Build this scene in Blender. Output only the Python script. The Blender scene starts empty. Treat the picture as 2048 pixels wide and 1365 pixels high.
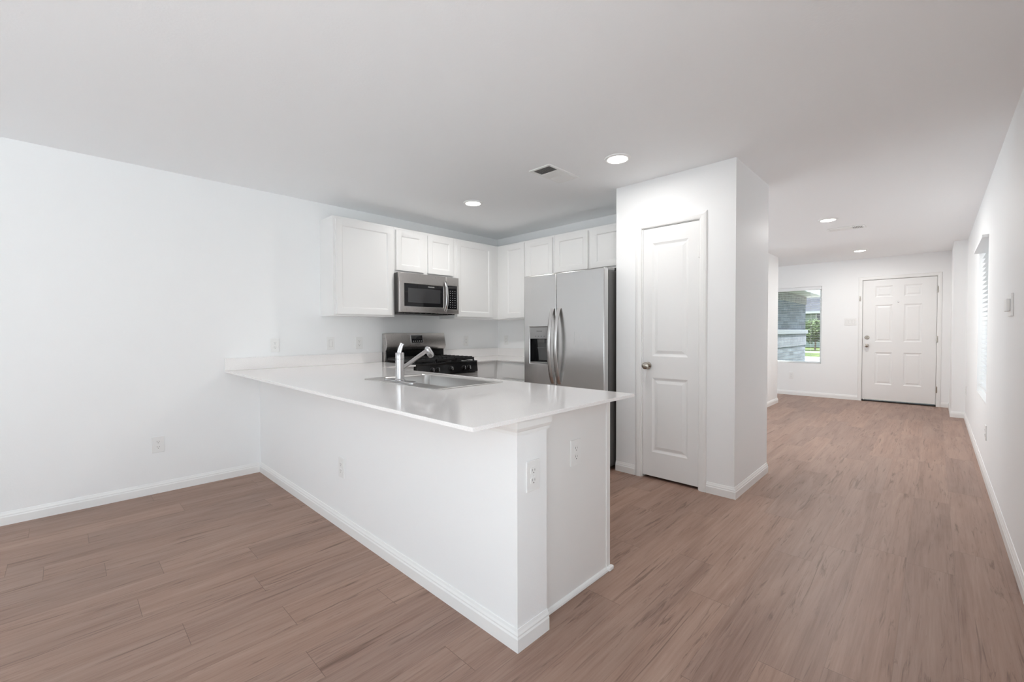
import bpy, bmesh, math, random
from mathutils import Vector, Matrix
random.seed(7)
S = bpy.context.scene
COL = S.collection
PI = math.pi

# ------------------------------------------------------------------ camera
cam_d = bpy.data.cameras.new('camera')
cam = bpy.data.objects.new('camera', cam_d)
COL.objects.link(cam)
S.camera = cam
cam_d.sensor_width = 36.0
cam_d.lens = 871.296 / 2048 * 36.0
cam_d.clip_start = 0.02
cam_d.clip_end = 400
_yaw, _pit, _rol = math.radians(44.1683), math.radians(-1.1943), math.radians(-0.2139)
fw = Vector((-math.sin(_yaw), math.cos(_yaw), 0)); rt = Vector((math.cos(_yaw), math.sin(_yaw), 0)); up = Vector((0, 0, 1))
f2 = fw * math.cos(_pit) + up * math.sin(_pit); u2 = up * math.cos(_pit) - fw * math.sin(_pit)
r3 = rt * math.cos(_rol) + u2 * math.sin(_rol); u3 = u2 * math.cos(_rol) - rt * math.sin(_rol)
M = Matrix((r3, u3, -f2)).transposed().to_4x4()
M.translation = (0, 0, 1.2081)
cam.matrix_world = M

# ------------------------------------------------------------------ light and exposure
SKY = 1.75          # sky on the street side
SKY_REAR = 2.7     # sky brightened behind the camera to light the room, not by the sun
LAMP_K, LAMP_H, LAMP_F = 5.0, 20.0, 9.5
S.view_settings.view_transform = 'Standard'
S.view_settings.look = 'None'
S.view_settings.gamma = 1.0
S.view_settings.exposure = 0.41
S.view_settings.use_curve_mapping = False
S.cycles.use_denoising = True
S.cycles.max_bounces = 14
S.cycles.diffuse_bounces = 8
S.cycles.glossy_bounces = 6
S.cycles.transparent_max_bounces = 16
S.cycles.sample_clamp_indirect = 8.0
S.cycles.caustics_reflective = False
S.cycles.caustics_refractive = False

W = bpy.data.worlds.new('sky'); S.world = W; W.use_nodes = True
nt = W.node_tree; nt.nodes.clear()
o_ = nt.nodes.new('ShaderNodeOutputWorld'); b_ = nt.nodes.new('ShaderNodeBackground')
tc = nt.nodes.new('ShaderNodeTexCoord'); sx = nt.nodes.new('ShaderNodeSeparateXYZ'); rp = nt.nodes.new('ShaderNodeValToRGB')
nt.links.new(tc.outputs['Generated'], sx.inputs[0]); nt.links.new(sx.outputs['Z'], rp.inputs[0])
nt.links.new(rp.outputs[0], b_.inputs[0]); nt.links.new(b_.outputs[0], o_.inputs[0])
rp.color_ramp.elements[0].position = 0.0; rp.color_ramp.elements[0].color = (0.97, 0.98, 1, 1)
rp.color_ramp.elements[1].position = 0.7; rp.color_ramp.elements[1].color = (0.66, 0.82, 1, 1)
mr = nt.nodes.new('ShaderNodeMapRange'); mr.interpolation_type = 'SMOOTHSTEP'
mr.inputs['From Min'].default_value = .55; mr.inputs['From Max'].default_value = -.05
mr.inputs['To Min'].default_value = SKY; mr.inputs['To Max'].default_value = SKY_REAR
dt = nt.nodes.new('ShaderNodeVectorMath'); dt.operation = 'DOT_PRODUCT'; dt.inputs[1].default_value = (-.25, .97, 0)
nt.links.new(tc.outputs['Generated'], dt.inputs[0]); nt.links.new(dt.outputs['Value'], mr.inputs['Value']); nt.links.new(mr.outputs[0], b_.inputs[1])

sun_d = bpy.data.lights.new('sun', 'SUN'); sun_d.energy = 9.0; sun_d.angle = 0.02; sun_d.color = (1, .98, .95)
sun = bpy.data.objects.new('sun', sun_d); COL.objects.link(sun)
sun.rotation_euler = Vector((-0.42, -0.06, -0.91)).to_track_quat('-Z', 'Y').to_euler()
sun.location = (10, 20, 20)

def portal(loc, rot, sx_, sy_):
    d = bpy.data.lights.new('sky_portal', 'AREA'); d.shape = 'RECTANGLE'; d.size = sx_; d.size_y = sy_
    d.cycles.is_portal = True
    o = bpy.data.objects.new('sky_portal', d); COL.objects.link(o); o.location = loc; o.rotation_euler = rot
    return o

# ------------------------------------------------------------------ materials
def mat(name, col, rough=0.5, metal=0.0, spec=0.5):
    m = bpy.data.materials.new(name); m.use_nodes = True
    p = m.node_tree.nodes['Principled BSDF']
    p.inputs['Base Color'].default_value = (*col, 1)
    p.inputs['Roughness'].default_value = rough
    p.inputs['Metallic'].default_value = metal
    p.inputs['Specular IOR Level'].default_value = spec
    return m
def P(m): return m.node_tree.nodes['Principled BSDF']
def N(m, t, **kw):
    n = m.node_tree.nodes.new(t)
    for k, v in kw.items(): setattr(n, k, v)
    return n
def L(m, a, b): m.node_tree.links.new(a, b)
def MATH(m, op, a, b=None, c=None):
    n = N(m, 'ShaderNodeMath', operation=op)
    for i, v in enumerate((a, b, c)):
        if v is None: continue
        if isinstance(v, (int, float)): n.inputs[i].default_value = v
        else: L(m, v, n.inputs[i])
    return n.outputs[0]
def bump(m, scale, strength, dist=0.002, detail=2.0):
    tc = N(m, 'ShaderNodeTexCoord'); nz = N(m, 'ShaderNodeTexNoise'); bp = N(m, 'ShaderNodeBump')
    nz.inputs['Scale'].default_value = scale; nz.inputs['Detail'].default_value = detail
    bp.inputs['Strength'].default_value = strength; bp.inputs['Distance'].default_value = dist
    L(m, tc.outputs['Object'], nz.inputs['Vector']); L(m, nz.outputs[0], bp.inputs['Height'])
    L(m, bp.outputs[0], P(m).inputs['Normal'])
    return m

wall_m = bump(mat('wall_paint', (.905, .912, .915), .55, spec=.3), 130, .12, .002)
ceil_m = bump(mat('ceiling_paint', (.92, .93, .94), .8, spec=.2), 90, .15, .003)
trim_m = mat('trim_paint', (.88, .88, .87), .32)
door_m = bump(mat('door_paint', (.86, .86, .855), .35), 60, .03, .001)
cab_m = bump(mat('cabinet_paint', (.86, .855, .845), .38), 40, .03, .001)
plate_m = mat('white_plastic', (.86, .86, .85), .3)
slot_m = mat('dark_slot', (.16, .155, .15), .6)
black_m = mat('black_enamel', (.008, .008, .009), .16)
iron_m = bump(mat('cast_iron', (.012, .012, .013), .5), 300, .2, .001)
glass_b = mat('black_glass', (.01, .01, .012), .04)
win_b = mat('oven_window', (.05, .05, .052), .06)
chrome_m = mat('chrome', (.60, .60, .61), .22, 1.0)
nickel_m = mat('satin_nickel', (.50, .46, .41), .22, 1.0)
dark_m = mat('dark_gap', (.02, .018, .016), .8)
fridge_side_m = mat('dark_grey_side', (.10, .098, .095), .42)
grey_pl = mat('grey_plastic', (.30, .30, .30), .35)
paddle_m = mat('smoked_plastic', (.12, .125, .125), .12)
duct_m = mat('duct_grey', (.20, .195, .19), .7)
label_m = mat('pale_print', (.6, .6, .6), .5)
logo_m = mat('dark_print', (.10, .10, .10), .4)
blind_m = mat('blind_slat', (.84, .85, .86), .45)

def steel(name, base, rough, axis=2):
    m = mat(name, base, rough, 1.0)
    tc = N(m, 'ShaderNodeTexCoord'); mp = N(m, 'ShaderNodeMapping'); nz = N(m, 'ShaderNodeTexNoise')
    sc = [260, 260, 260]; sc[axis] = 4
    mp.inputs['Scale'].default_value = sc
    nz.inputs['Scale'].default_value = 1.0; nz.inputs['Detail'].default_value = 3
    L(m, tc.outputs['Object'], mp.inputs[0]); L(m, mp.outputs[0], nz.inputs['Vector'])
    r = N(m, 'ShaderNodeMapRange'); r.inputs['To Min'].default_value = rough - .05; r.inputs['To Max'].default_value = rough + .07
    L(m, nz.outputs[0], r.inputs['Value']); L(m, r.outputs[0], P(m).inputs['Roughness'])
    bp = N(m, 'ShaderNodeBump'); bp.inputs['Strength'].default_value = .05; bp.inputs['Distance'].default_value = .0006
    # large soft waviness of the sheet
    n2 = N(m, 'ShaderNodeTexNoise'); n2.inputs['Scale'].default_value = 5; L(m, tc.outputs['Object'], n2.inputs['Vector'])
    b2 = N(m, 'ShaderNodeBump'); b2.inputs['Strength'].default_value = .09; b2.inputs['Distance'].default_value = .02
    L(m, nz.outputs[0], bp.inputs['Height']); L(m, n2.outputs[0], b2.inputs['Height']); L(m, bp.outputs[0], b2.inputs['Normal'])
    L(m, b2.outputs[0], P(m).inputs['Normal'])
    return m
steel_v = steel('stainless_vertical', (.66, .655, .65), .24, 2)
steel_h = steel('stainless_horizontal', (.56, .535, .52), .28, 1)
steel_s = mat('stainless_sink', (.60, .59, .58), .28, 1.0)

def quartz():
    m = mat('white_quartz', (.80, .775, .765), .09)
    tc = N(m, 'ShaderNodeTexCoord'); nz = N(m, 'ShaderNodeTexNoise'); nz.inputs['Scale'].default_value = 220; nz.inputs['Detail'].default_value = 4
    rp = N(m, 'ShaderNodeValToRGB'); rp.color_ramp.elements[0].position = .35; rp.color_ramp.elements[1].position = .6
    rp.color_ramp.elements[0].color = (.86, .84, .83, 1); rp.color_ramp.elements[1].color = (.92, .90, .89, 1)
    L(m, tc.outputs['Object'], nz.inputs['Vector']); L(m, nz.outputs[0], rp.inputs[0]); L(m, rp.outputs[0], P(m).inputs['Base Color'])
    return m
quartz_m = quartz()

def floor_mat():
    m = mat('vinyl_plank', (.3, .2, .15), .42, spec=.32)
    tc = N(m, 'ShaderNodeTexCoord'); sp = N(m, 'ShaderNodeSeparateXYZ'); L(m, tc.outputs['Object'], sp.inputs[0])
    x, y = sp.outputs['X'], sp.outputs['Y']
    PW, PL = .178, 1.22
    xr = MATH(m, 'DIVIDE', MATH(m, 'ADD', x, 20.03), PW)
    row = MATH(m, 'FLOOR', xr); fx = MATH(m, 'FRACT', xr)
    wn0 = N(m, 'ShaderNodeTexWhiteNoise', noise_dimensions='1D'); L(m, row, wn0.inputs['W'])
    yr = MATH(m, 'ADD', MATH(m, 'DIVIDE', MATH(m, 'ADD', y, 20.0), PL), wn0.outputs['Value'])
    colm = MATH(m, 'FLOOR', yr); fy = MATH(m, 'FRACT', yr)
    cx = N(m, 'ShaderNodeCombineXYZ'); L(m, row, cx.inputs[0]); L(m, colm, cx.inputs[1])
    wn = N(m, 'ShaderNodeTexWhiteNoise', noise_dimensions='2D'); L(m, cx.outputs[0], wn.inputs['Vector'])
    pr = wn.outputs['Value']
    # grain coordinates, shifted per plank
    def grain(sxv, syv, detail, off, dist=0.0, rough=.6):
        c = N(m, 'ShaderNodeCombineXYZ')
        L(m, MATH(m, 'ADD', MATH(m, 'MULTIPLY', x, sxv), MATH(m, 'MULTIPLY', pr, 37.0 + off)), c.inputs[0])
        L(m, MATH(m, 'ADD', MATH(m, 'MULTIPLY', y, syv), MATH(m, 'MULTIPLY', pr, 91.0 + off)), c.inputs[1])
        c.inputs[2].default_value = off
        n = N(m, 'ShaderNodeTexNoise'); n.inputs['Scale'].default_value = 1; n.inputs['Detail'].default_value = detail
        n.inputs['Distortion'].default_value = dist; n.inputs['Roughness'].default_value = rough
        L(m, c.outputs[0], n.inputs['Vector']); return n.outputs[0]
    g1 = grain(9, .9, 4, 1.3, .8)        # broad cathedral bands
    g2 = grain(75, 2.4, 6, 4.1, .5, .7)      # fine streaks
    g3 = grain(34, 2.0, 4, 8.7, 1.4, .65)     # dark cracks
    g4 = grain(3, .5, 2, 15.2)           # tint
    r1 = N(m, 'ShaderNodeValToRGB'); e = r1.color_ramp.elements
    e[0].position = .26; e[0].color = (.200, .116, .083, 1); e[1].position = .74; e[1].color = (.43, .308, .248, 1)
    k = e.new(.5); k.color = (.330, .217, .171, 1)
    mixv = MATH(m, 'ADD', MATH(m, 'MULTIPLY', g1, .50), MATH(m, 'MULTIPLY', g2, .50))
    L(m, mixv, r1.inputs[0])
    # plank to plank tint
    t = N(m, 'ShaderNodeValToRGB'); t.color_ramp.elements[0].color = (.86, .85, .86, 1); t.color_ramp.elements[1].color = (1.12, 1.08, 1.04, 1)
    L(m, MATH(m, 'ADD', MATH(m, 'MULTIPLY', pr, .65), MATH(m, 'MULTIPLY', g4, .35)), t.inputs[0])
    mx = N(m, 'ShaderNodeMix', data_type='RGBA', blend_type='MULTIPLY'); mx.inputs[0].default_value = 1
    L(m, r1.outputs[0], mx.inputs[6]); L(m, t.outputs[0], mx.inputs[7])
    # dark cracks
    cr = N(m, 'ShaderNodeMapRange'); cr.inputs['From Min'].default_value = .565; cr.inputs['From Max'].default_value = .68
    cr.inputs['To Min'].default_value = 0; cr.inputs['To Max'].default_value = .6; L(m, g3, cr.inputs['Value'])
    m2 = N(m, 'ShaderNodeMix', data_type='RGBA'); L(m, cr.outputs[0], m2.inputs[0]); L(m, mx.outputs[2], m2.inputs[6]); m2.inputs[7].default_value = (.10, .055, .04, 1)
    # seams
    def edge(f, w):
        a = MATH(m, 'LESS_THAN', f, w); b = MATH(m, 'GREATER_THAN', f, 1 - w); return MATH(m, 'MAXIMUM', a, b)
    seam = MATH(m, 'MAXIMUM', MATH(m, 'MULTIPLY', edge(fx, .005), .5), edge(fy, .0009))
    m3 = N(m, 'ShaderNodeMix', data_type='RGBA'); L(m, MATH(m, 'MULTIPLY', seam, .6), m3.inputs[0]); L(m, m2.outputs[2], m3.inputs[6]); m3.inputs[7].default_value = (.11, .07, .055, 1)
    L(m, m3.outputs[2], P(m).inputs['Base Color'])
    rr = N(m, 'ShaderNodeMapRange'); rr.inputs['To Min'].default_value = .36; rr.inputs['To Max'].default_value = .5; L(m, g2, rr.inputs['Value']); L(m, rr.outputs[0], P(m).inputs['Roughness'])
    bp = N(m, 'ShaderNodeBump'); bp.inputs['Strength'].default_value = .12; bp.inputs['Distance'].default_value = .001
    L(m, MATH(m, 'SUBTRACT', g2, seam), bp.inputs['Height']); L(m, bp.outputs[0], P(m).inputs['Normal'])
    return m
floor_m = floor_mat()

def pane_mat():
    m = bpy.data.materials.new('window_glass'); m.use_nodes = True; nt = m.node_tree; nt.nodes.clear()
    o = nt.nodes.new('ShaderNodeOutputMaterial'); mx = nt.nodes.new('ShaderNodeMixShader')
    t = nt.nodes.new('ShaderNodeBsdfTransparent'); g = nt.nodes.new('ShaderNodeBsdfGlossy'); g.inputs['Roughness'].default_value = 0.0
    t.inputs[0].default_value = (.96, .98, .975, 1)
    mx.inputs[0].default_value = .06
    nt.links.new(t.outputs[0], mx.inputs[1]); nt.links.new(g.outputs[0], mx.inputs[2]); nt.links.new(mx.outputs[0], o.inputs[0])
    return m
pane_m = pane_mat()
def emit(name, col, s):
    m = mat(name, (.9, .9, .9), .4)
    P(m).inputs['Emission Color'].default_value = (*col, 1); P(m).inputs['Emission Strength'].default_value = s
    return m
lens_m = emit('lit_lens', (1, .95, .88), 6.0)

def brick_mat(name, c1, c2, mortar, bw, bh, ms, rough=.85, rot=None, bias=0.0, spread=True):
    """rows along local U (world Y), height along world Z"""
    m = mat(name, c1, rough)
    tc = N(m, 'ShaderNodeTexCoord'); sp = N(m, 'ShaderNodeSeparateXYZ'); L(m, tc.outputs['Object'], sp.inputs[0])
    c = N(m, 'ShaderNodeCombineXYZ')
    if rot: L(m, sp.outputs['Z'], c.inputs[0]); L(m, sp.outputs['Y'], c.inputs[1])
    else: L(m, sp.outputs['Y'], c.inputs[0]); L(m, sp.outputs['Z'], c.inputs[1])
    b = N(m, 'ShaderNodeTexBrick'); b.inputs['Scale'].default_value = 1
    b.inputs['Brick Width'].default_value = bw; b.inputs['Row Height'].default_value = bh; b.inputs['Mortar Size'].default_value = ms
    b.inputs['Color1'].default_value = (*c1, 1); b.inputs['Color2'].default_value = (*c2, 1); b.inputs['Mortar'].default_value = (*mortar, 1)
    b.inputs['Bias'].default_value = bias
    L(m, c.outputs[0], b.inputs['Vector'])
    nz = N(m, 'ShaderNodeTexNoise'); nz.inputs['Scale'].default_value = 9; L(m, tc.outputs['Object'], nz.inputs['Vector'])
    mx = N(m, 'ShaderNodeMix', data_type='RGBA', blend_type='OVERLAY'); mx.inputs[0].default_value = .45
    L(m, b.outputs['Color'], mx.inputs[6]); L(m, nz.outputs[0], mx.inputs[7]); L(m, mx.outputs[2], P(m).inputs['Base Color'])
    bp = N(m, 'ShaderNodeBump'); bp.inputs['Strength'].default_value = .5; bp.inputs['Distance'].default_value = .01; bp.invert = True
    L(m, b.outputs['Fac'], bp.inputs['Height']); L(m, bp.outputs[0], P(m).inputs['Normal'])
    return m
stone_m = brick_mat('grey_ledge_stone', (.20, .222, .26), (.045, .052, .062), (.08, .09, .11), .42, .085, .004, bias=-.35)
soldier_m = brick_mat('brown_soldier_brick', (.25, .22, .20), (.17, .14, .13), (.50, .47, .44), .26, .075, .010, rot=True)
soldier2_m = brick_mat('pale_soldier_brick', (.19, .20, .23), (.11, .12, .15), (.28, .29, .32), .24, .075, .010, rot=True)
ledge_m = bump(mat('cast_stone_ledge', (.25, .265, .285), .8), 50, .2, .004)
soffit_m = mat('soffit_paint', (.42, .41, .36), .6)
fascia_m = mat('fascia_paint', (.5, .51, .52), .5)
conc_m = bump(mat('concrete', (.55, .55, .54), .85), 30, .3, .004)
roofs_m = brick_mat('grey_shingle', (.085, .085, .10), (.055, .055, .068), (.04, .04, .05), .6, .2, .01)
pave_m = bump(mat('bounce_paving', (.82, .82, .82), .85), 30, .3, .004)  # near-white so the ground outside bounces daylight indoors
def siding_mat(name, col, pitch):
    m = mat(name, col, .6)
    tc = N(m, 'ShaderNodeTexCoord'); sp = N(m, 'ShaderNodeSeparateXYZ'); L(m, tc.outputs['Object'], sp.inputs[0])
    f = MATH(m, 'FRACT', MATH(m, 'DIVIDE', sp.outputs['Z'], pitch))
    bp = N(m, 'ShaderNodeBump'); bp.inputs['Strength'].default_value = 1; bp.inputs['Distance'].default_value = .02
    L(m, MATH(m, 'SUBTRACT', 1.0, f), bp.inputs['Height']); L(m, bp.outputs[0], P(m).inputs['Normal'])
    return m
siding_m = siding_mat('pale_green_siding', (.20, .245, .22), .2)
siding2_m = siding_mat('blue_grey_siding', (.15, .23, .30), .18)
def grass_mat():
    m = mat('lawn_grass', (.2, .3, .05), .9)
    tc = N(m, 'ShaderNodeTexCoord'); nz = N(m, 'ShaderNodeTexNoise'); nz.inputs['Scale'].default_value = 1.3; nz.inputs['Detail'].default_value = 8
    rp = N(m, 'ShaderNodeValToRGB'); rp.color_ramp.elements[0].position = .35; rp.color_ramp.elements[1].position = .65
    rp.color_ramp.elements[0].color = (.055, .085, .015, 1); rp.color_ramp.elements[1].color = (.14, .18, .04, 1)
    L(m, tc.outputs['Object'], nz.inputs['Vector']); L(m, nz.outputs[0], rp.inputs[0]); L(m, rp.outputs[0], P(m).inputs['Base Color'])
    return m
grass_m = grass_mat()
def leaf_mat(name, a, b):
    m = mat(name, a, .7)
    gi = N(m, 'ShaderNodeNewGeometry'); rp = N(m, 'ShaderNodeValToRGB'); rp.color_ramp.elements[0].color = (*a, 1); rp.color_ramp.elements[1].color = (*b, 1)
    L(m, gi.outputs['Random Per Island'], rp.inputs[0]); L(m, rp.outputs[0], P(m).inputs['Base Color'])
    return m
leaf_m = leaf_mat('young_leaves', (.05, .085, .028), (.12, .165, .06))
leaf_d = leaf_mat('dark_leaves', (.03, .05, .025), (.08, .11, .05))
bark_m = bump(mat('bark', (.16, .12, .09), .9), 30, .4, .01)
glassdark_m = mat('dark_window', (.03, .035, .045), .08)

# ------------------------------------------------------------------ mesh helpers
def bx(bm, x0, x1, y0, y1, z0, z1, bev=0.0, seg=2):
    v = [bm.verts.new((x, y, z)) for z in (z0, z1) for y in (y0, y1) for x in (x0, x1)]
    fs = [bm.faces.new([v[i] for i in q]) for q in ((0, 2, 3, 1), (4, 5, 7, 6), (0, 1, 5, 4), (2, 6, 7, 3), (0, 4, 6, 2), (1, 3, 7, 5))]
    if bev > 0:
        es = list({e for f in fs for e in f.edges})
        bmesh.ops.bevel(bm, geom=es, offset=bev, segments=seg, affect='EDGES', profile=.5, clamp_overlap=True)
def cells(bm, us, vs, keep, w0, w1, mp):
    """solid plate made of grid cells (u,v) with thickness w; mp(u,v,w)->xyz"""
    nu, nv = len(us) - 1, len(vs) - 1
    K = [[bool(keep(i, j)) for j in range(nv)] for i in range(nu)]
    V = {}
    def vt(i, j, k):
        if (i, j, k) not in V: V[(i, j, k)] = bm.verts.new(mp(us[i], vs[j], (w0, w1)[k]))
        return V[(i, j, k)]
    F = []
    for i in range(nu):
        for j in range(nv):
            if not K[i][j]: continue
            for k in (0, 1): F.append(bm.faces.new([vt(i, j, k), vt(i + 1, j, k), vt(i + 1, j + 1, k), vt(i, j + 1, k)]))
            for (di, dj, a, b) in ((-1, 0, (i, j), (i, j + 1)), (1, 0, (i + 1, j), (i + 1, j + 1)), (0, -1, (i, j), (i + 1, j)), (0, 1, (i, j + 1), (i + 1, j + 1))):
                ii, jj = i + di, j + dj
                if 0 <= ii < nu and 0 <= jj < nv and K[ii][jj]: continue
                F.append(bm.faces.new([vt(*a, 0), vt(*b, 0), vt(*b, 1), vt(*a, 1)]))
    bmesh.ops.recalc_face_normals(bm, faces=F)
def prism(bm, poly, w0, w1, mp):
    """poly [(u,v)] extruded from w0 to w1"""
    a = [bm.verts.new(mp(u, v, w0)) for u, v in poly]; b = [bm.verts.new(mp(u, v, w1)) for u, v in poly]
    n = len(poly); F = [bm.faces.new(a), bm.faces.new(b[::-1])]
    for i in range(n): F.append(bm.faces.new([a[i], b[i], b[(i + 1) % n], a[(i + 1) % n]]))
    bmesh.ops.recalc_face_normals(bm, faces=F)
def sweep(bm, pts, prof, side, mp, closed=False):
    """profile [(d,h)] carried along a 2-D polyline with mitred corners; side=+1: left of travel"""
    n = len(pts); P2 = [Vector(p) for p in pts]; rings = []
    def nrm(a, b):
        d = (b - a).normalized(); return Vector((-d.y, d.x)) * side
    for i in range(n):
        if closed: n1, n2 = nrm(P2[i - 1], P2[i]), nrm(P2[i], P2[(i + 1) % n])
        else:
            n1 = nrm(P2[i - 1], P2[i]) if i > 0 else None; n2 = nrm(P2[i], P2[i + 1]) if i < n - 1 else None
            n1 = n1 or n2; n2 = n2 or n1
        mv = (n1 + n2) / max(.15, 1 + n1.dot(n2))
        rings.append([bm.verts.new(mp(*(P2[i] + mv * d), h)) for d, h in prof])
    F = []; k = len(prof)
    for i in range(n if closed else n - 1):
        A, B = rings[i], rings[(i + 1) % n]
        for j in range(k): F.append(bm.faces.new([A[j], A[(j + 1) % k], B[(j + 1) % k], B[j]]))
    if not closed: F += [bm.faces.new(rings[0]), bm.faces.new(rings[-1][::-1])]
    bmesh.ops.recalc_face_normals(bm, faces=F)
def lathe(bm, prof, origin=(0, 0, 0), axis=(0, 0, 1), seg=32, cap=True):
    """prof [(r,h)] about axis"""
    q = Vector((0, 0, 1)).rotation_difference(Vector(axis).normalized()); O = Vector(origin); rings = []; F = []
    for r, h in prof:
        if r < 1e-6: rings.append([bm.verts.new(O + q @ Vector((0, 0, h)))])
        else: rings.append([bm.verts.new(O + q @ Vector((r * math.cos(2 * PI * i / seg), r * math.sin(2 * PI * i / seg), h))) for i in range(seg)])
    for A, B in zip(rings, rings[1:]):
        for i in range(seg):
            j = (i + 1) % seg
            if len(A) == 1 and len(B) == 1: continue
            if len(A) == 1: F.append(bm.faces.new([A[0], B[i], B[j]]))
            elif len(B) == 1: F.append(bm.faces.new([A[i], B[0], A[j]]))
            else: F.append(bm.faces.new([A[i], B[i], B[j], A[j]]))
    if cap:
        if len(rings[0]) > 1: F.append(bm.faces.new(rings[0]))
        if len(rings[-1]) > 1: F.append(bm.faces.new(rings[-1][::-1]))
    bmesh.ops.recalc_face_normals(bm, faces=F)
def tube(bm, pts, rad, seg=16, flat=None):
    """round (or elliptical: flat=(ra,rb,ref)) tube along 3-D points; rad may be a list"""
    n = len(pts); P3 = [Vector(p) for p in pts]; rings = []; prev = None
    for i in range(n):
        t = (P3[min(i + 1, n - 1)] - P3[max(i - 1, 0)]).normalized()
        ref = Vector(flat[2]) if flat else (prev or (Vector((0, 0, 1)) if abs(t.z) < .9 else Vector((1, 0, 0))))
        a = (ref - t * ref.dot(t)).normalized(); b = t.cross(a); prev = a
        r = rad[i] if isinstance(rad, (list, tuple)) else rad
        ra, rb = (flat[0] * r, flat[1] * r) if flat else (r, r)
        rings.append([bm.verts.new(P3[i] + a * ra * math.cos(2 * PI * k / seg) + b * rb * math.sin(2 * PI * k / seg)) for k in range(seg)])
    F = []
    for A, B in zip(rings, rings[1:]):
        for k in range(seg): F.append(bm.faces.new([A[k], A[(k + 1) % seg], B[(k + 1) % seg], B[k]]))
    F += [bm.faces.new(rings[0][::-1]), bm.faces.new(rings[-1])]
    bmesh.ops.recalc_face_normals(bm, faces=F)
def panel_door(bm, x0, x1, z0, z1, cols, rows, prof, t, yf=0.0):
    """slab facing -Y with moulded or recessed panels"""
    us = [x0] + [c for p in cols for c in p] + [x1]; vs = [z0] + [c for p in rows for c in p] + [z1]; V = {}
    def vt(u, v, y=0.0):
        k = (round(u, 5), round(v, 5), round(y, 5))
        if k not in V: V[k] = bm.verts.new((u, yf + y, v))
        return V[k]
    F = []
    for i in range(len(us) - 1):
        for j in range(len(vs) - 1):
            a, b, c, d = us[i], us[i + 1], vs[j], vs[j + 1]
            if i % 2 == 1 and j % 2 == 1:
                ring = [vt(a, c), vt(b, c), vt(b, d), vt(a, d)]
                for ins, dep in prof:
                    if ins == 0 and dep == 0: continue
                    nr = [vt(a + ins, c + ins, dep), vt(b - ins, c + ins, dep), vt(b - ins, d - ins, dep), vt(a + ins, d - ins, dep)]
                    for q in range(4): F.append(bm.faces.new([ring[q], ring[(q + 1) % 4], nr[(q + 1) % 4], nr[q]]))
                    ring = nr
                F.append(bm.faces.new(ring))
            else: F.append(bm.faces.new([vt(a, c), vt(b, c), vt(b, d), vt(a, d)]))
    for i in range(len(us) - 1):
        for z in (z0, z1): F.append(bm.faces.new([vt(us[i], z), vt(us[i + 1], z), vt(us[i + 1], z, t), vt(us[i], z, t)]))
    for j in range(len(vs) - 1):
        for x in (x0, x1): F.append(bm.faces.new([vt(x, vs[j]), vt(x, vs[j + 1]), vt(x, vs[j + 1], t), vt(x, vs[j], t)]))
    F.append(bm.faces.new([vt(u, z0, t) for u in us] + [vt(x1, v, t) for v in vs[1:]] + [vt(u, z1, t) for u in us[-2::-1]] + [vt(x0, v, t) for v in vs[-2:0:-1]]))
    bmesh.ops.recalc_face_normals(bm, faces=F)

XYZ = lambda u, v, w: (u, v, w)          # plan polygon, extruded in z
XZY = lambda u, v, w: (u, w, v)          # elevation facing +-Y
YZX = lambda u, v, w: (w, u, v)          # elevation facing +-X

def obj(name, bm, m, parent=None, label=None, smooth=False, bevel=0.0, off=None):
    """link a bmesh as ONE mesh object; geometry is in the frame of the thing (world when top-level)"""
    if off is not None: bmesh.ops.translate(bm, verts=bm.verts[:], vec=-Vector(off))
    me = bpy.data.meshes.new(name); bm.to_mesh(me); bm.free()
    me.materials.append(m)
    if smooth:
        for p in me.polygons: p.use_smooth = True
        me.set_sharp_from_angle(angle=math.radians(38))
    o = bpy.data.objects.new(name, me); COL.objects.link(o)
    if parent: o.parent = parent
    if label: o['label'] = label
    if bevel:
        b = o.modifiers.new('soft_edge', 'BEVEL'); b.width = bevel; b.segments = 2; b.limit_method = 'ANGLE'; b.angle_limit = math.radians(50)
        o.data.set_sharp_from_angle(angle=math.radians(38))
    return o
def NB(): return bmesh.new()
def B(*a, bev=0.0):
    bm = bmesh.new(); bx(bm, *a, bev=bev); return bm
def thing(name, label, cat, loc=(0, 0, 0), rz=0.0, group=None):
    o = bpy.data.objects.new(name, None); COL.objects.link(o)
    o.empty_display_size = .1; o.location = loc; o.rotation_euler = (0, 0, rz)
    o['label'] = label; o['category'] = cat
    if group: o['group'] = group
    return o
def tag(o, label, cat, group=None, kind=None):
    o['label'] = label; o['category'] = cat
    if group: o['group'] = group
    if kind: o['kind'] = kind
    return o
def struct(name, bm, m, label, cat, **kw):
    return tag(obj(name, bm, m, **kw), label, cat, kind='structure')
def dup(root, loc, rz, label, group=None):
    r = root.copy(); COL.objects.link(r); r.location = loc; r.rotation_euler = (0, 0, rz); r['label'] = label
    if group: r['group'] = group
    for ch in list(root.children):
        c = ch.copy(); COL.objects.link(c); c.parent = r
        for g in list(ch.children):
            d = g.copy(); COL.objects.link(d); d.parent = c
    return r
def text_part(name, body, size, m, parent, loc, rot, depth=.0006):
    cu = bpy.data.curves.new(name, 'FONT'); cu.body = body; cu.size = size; cu.extrude = depth; cu.align_x = 'CENTER'; cu.align_y = 'CENTER'
    t = bpy.data.objects.new(name, cu); COL.objects.link(t)
    me = bpy.data.meshes.new_from_object(t.evaluated_get(bpy.context.evaluated_depsgraph_get()))
    bpy.data.objects.remove(t); bpy.data.curves.remove(cu)
    me.name = name; me.materials.clear(); me.materials.append(m)
    o = bpy.data.objects.new(name, me); COL.objects.link(o); o.parent = parent; o.location = loc; o.rotation_euler = rot
    return o

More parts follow.
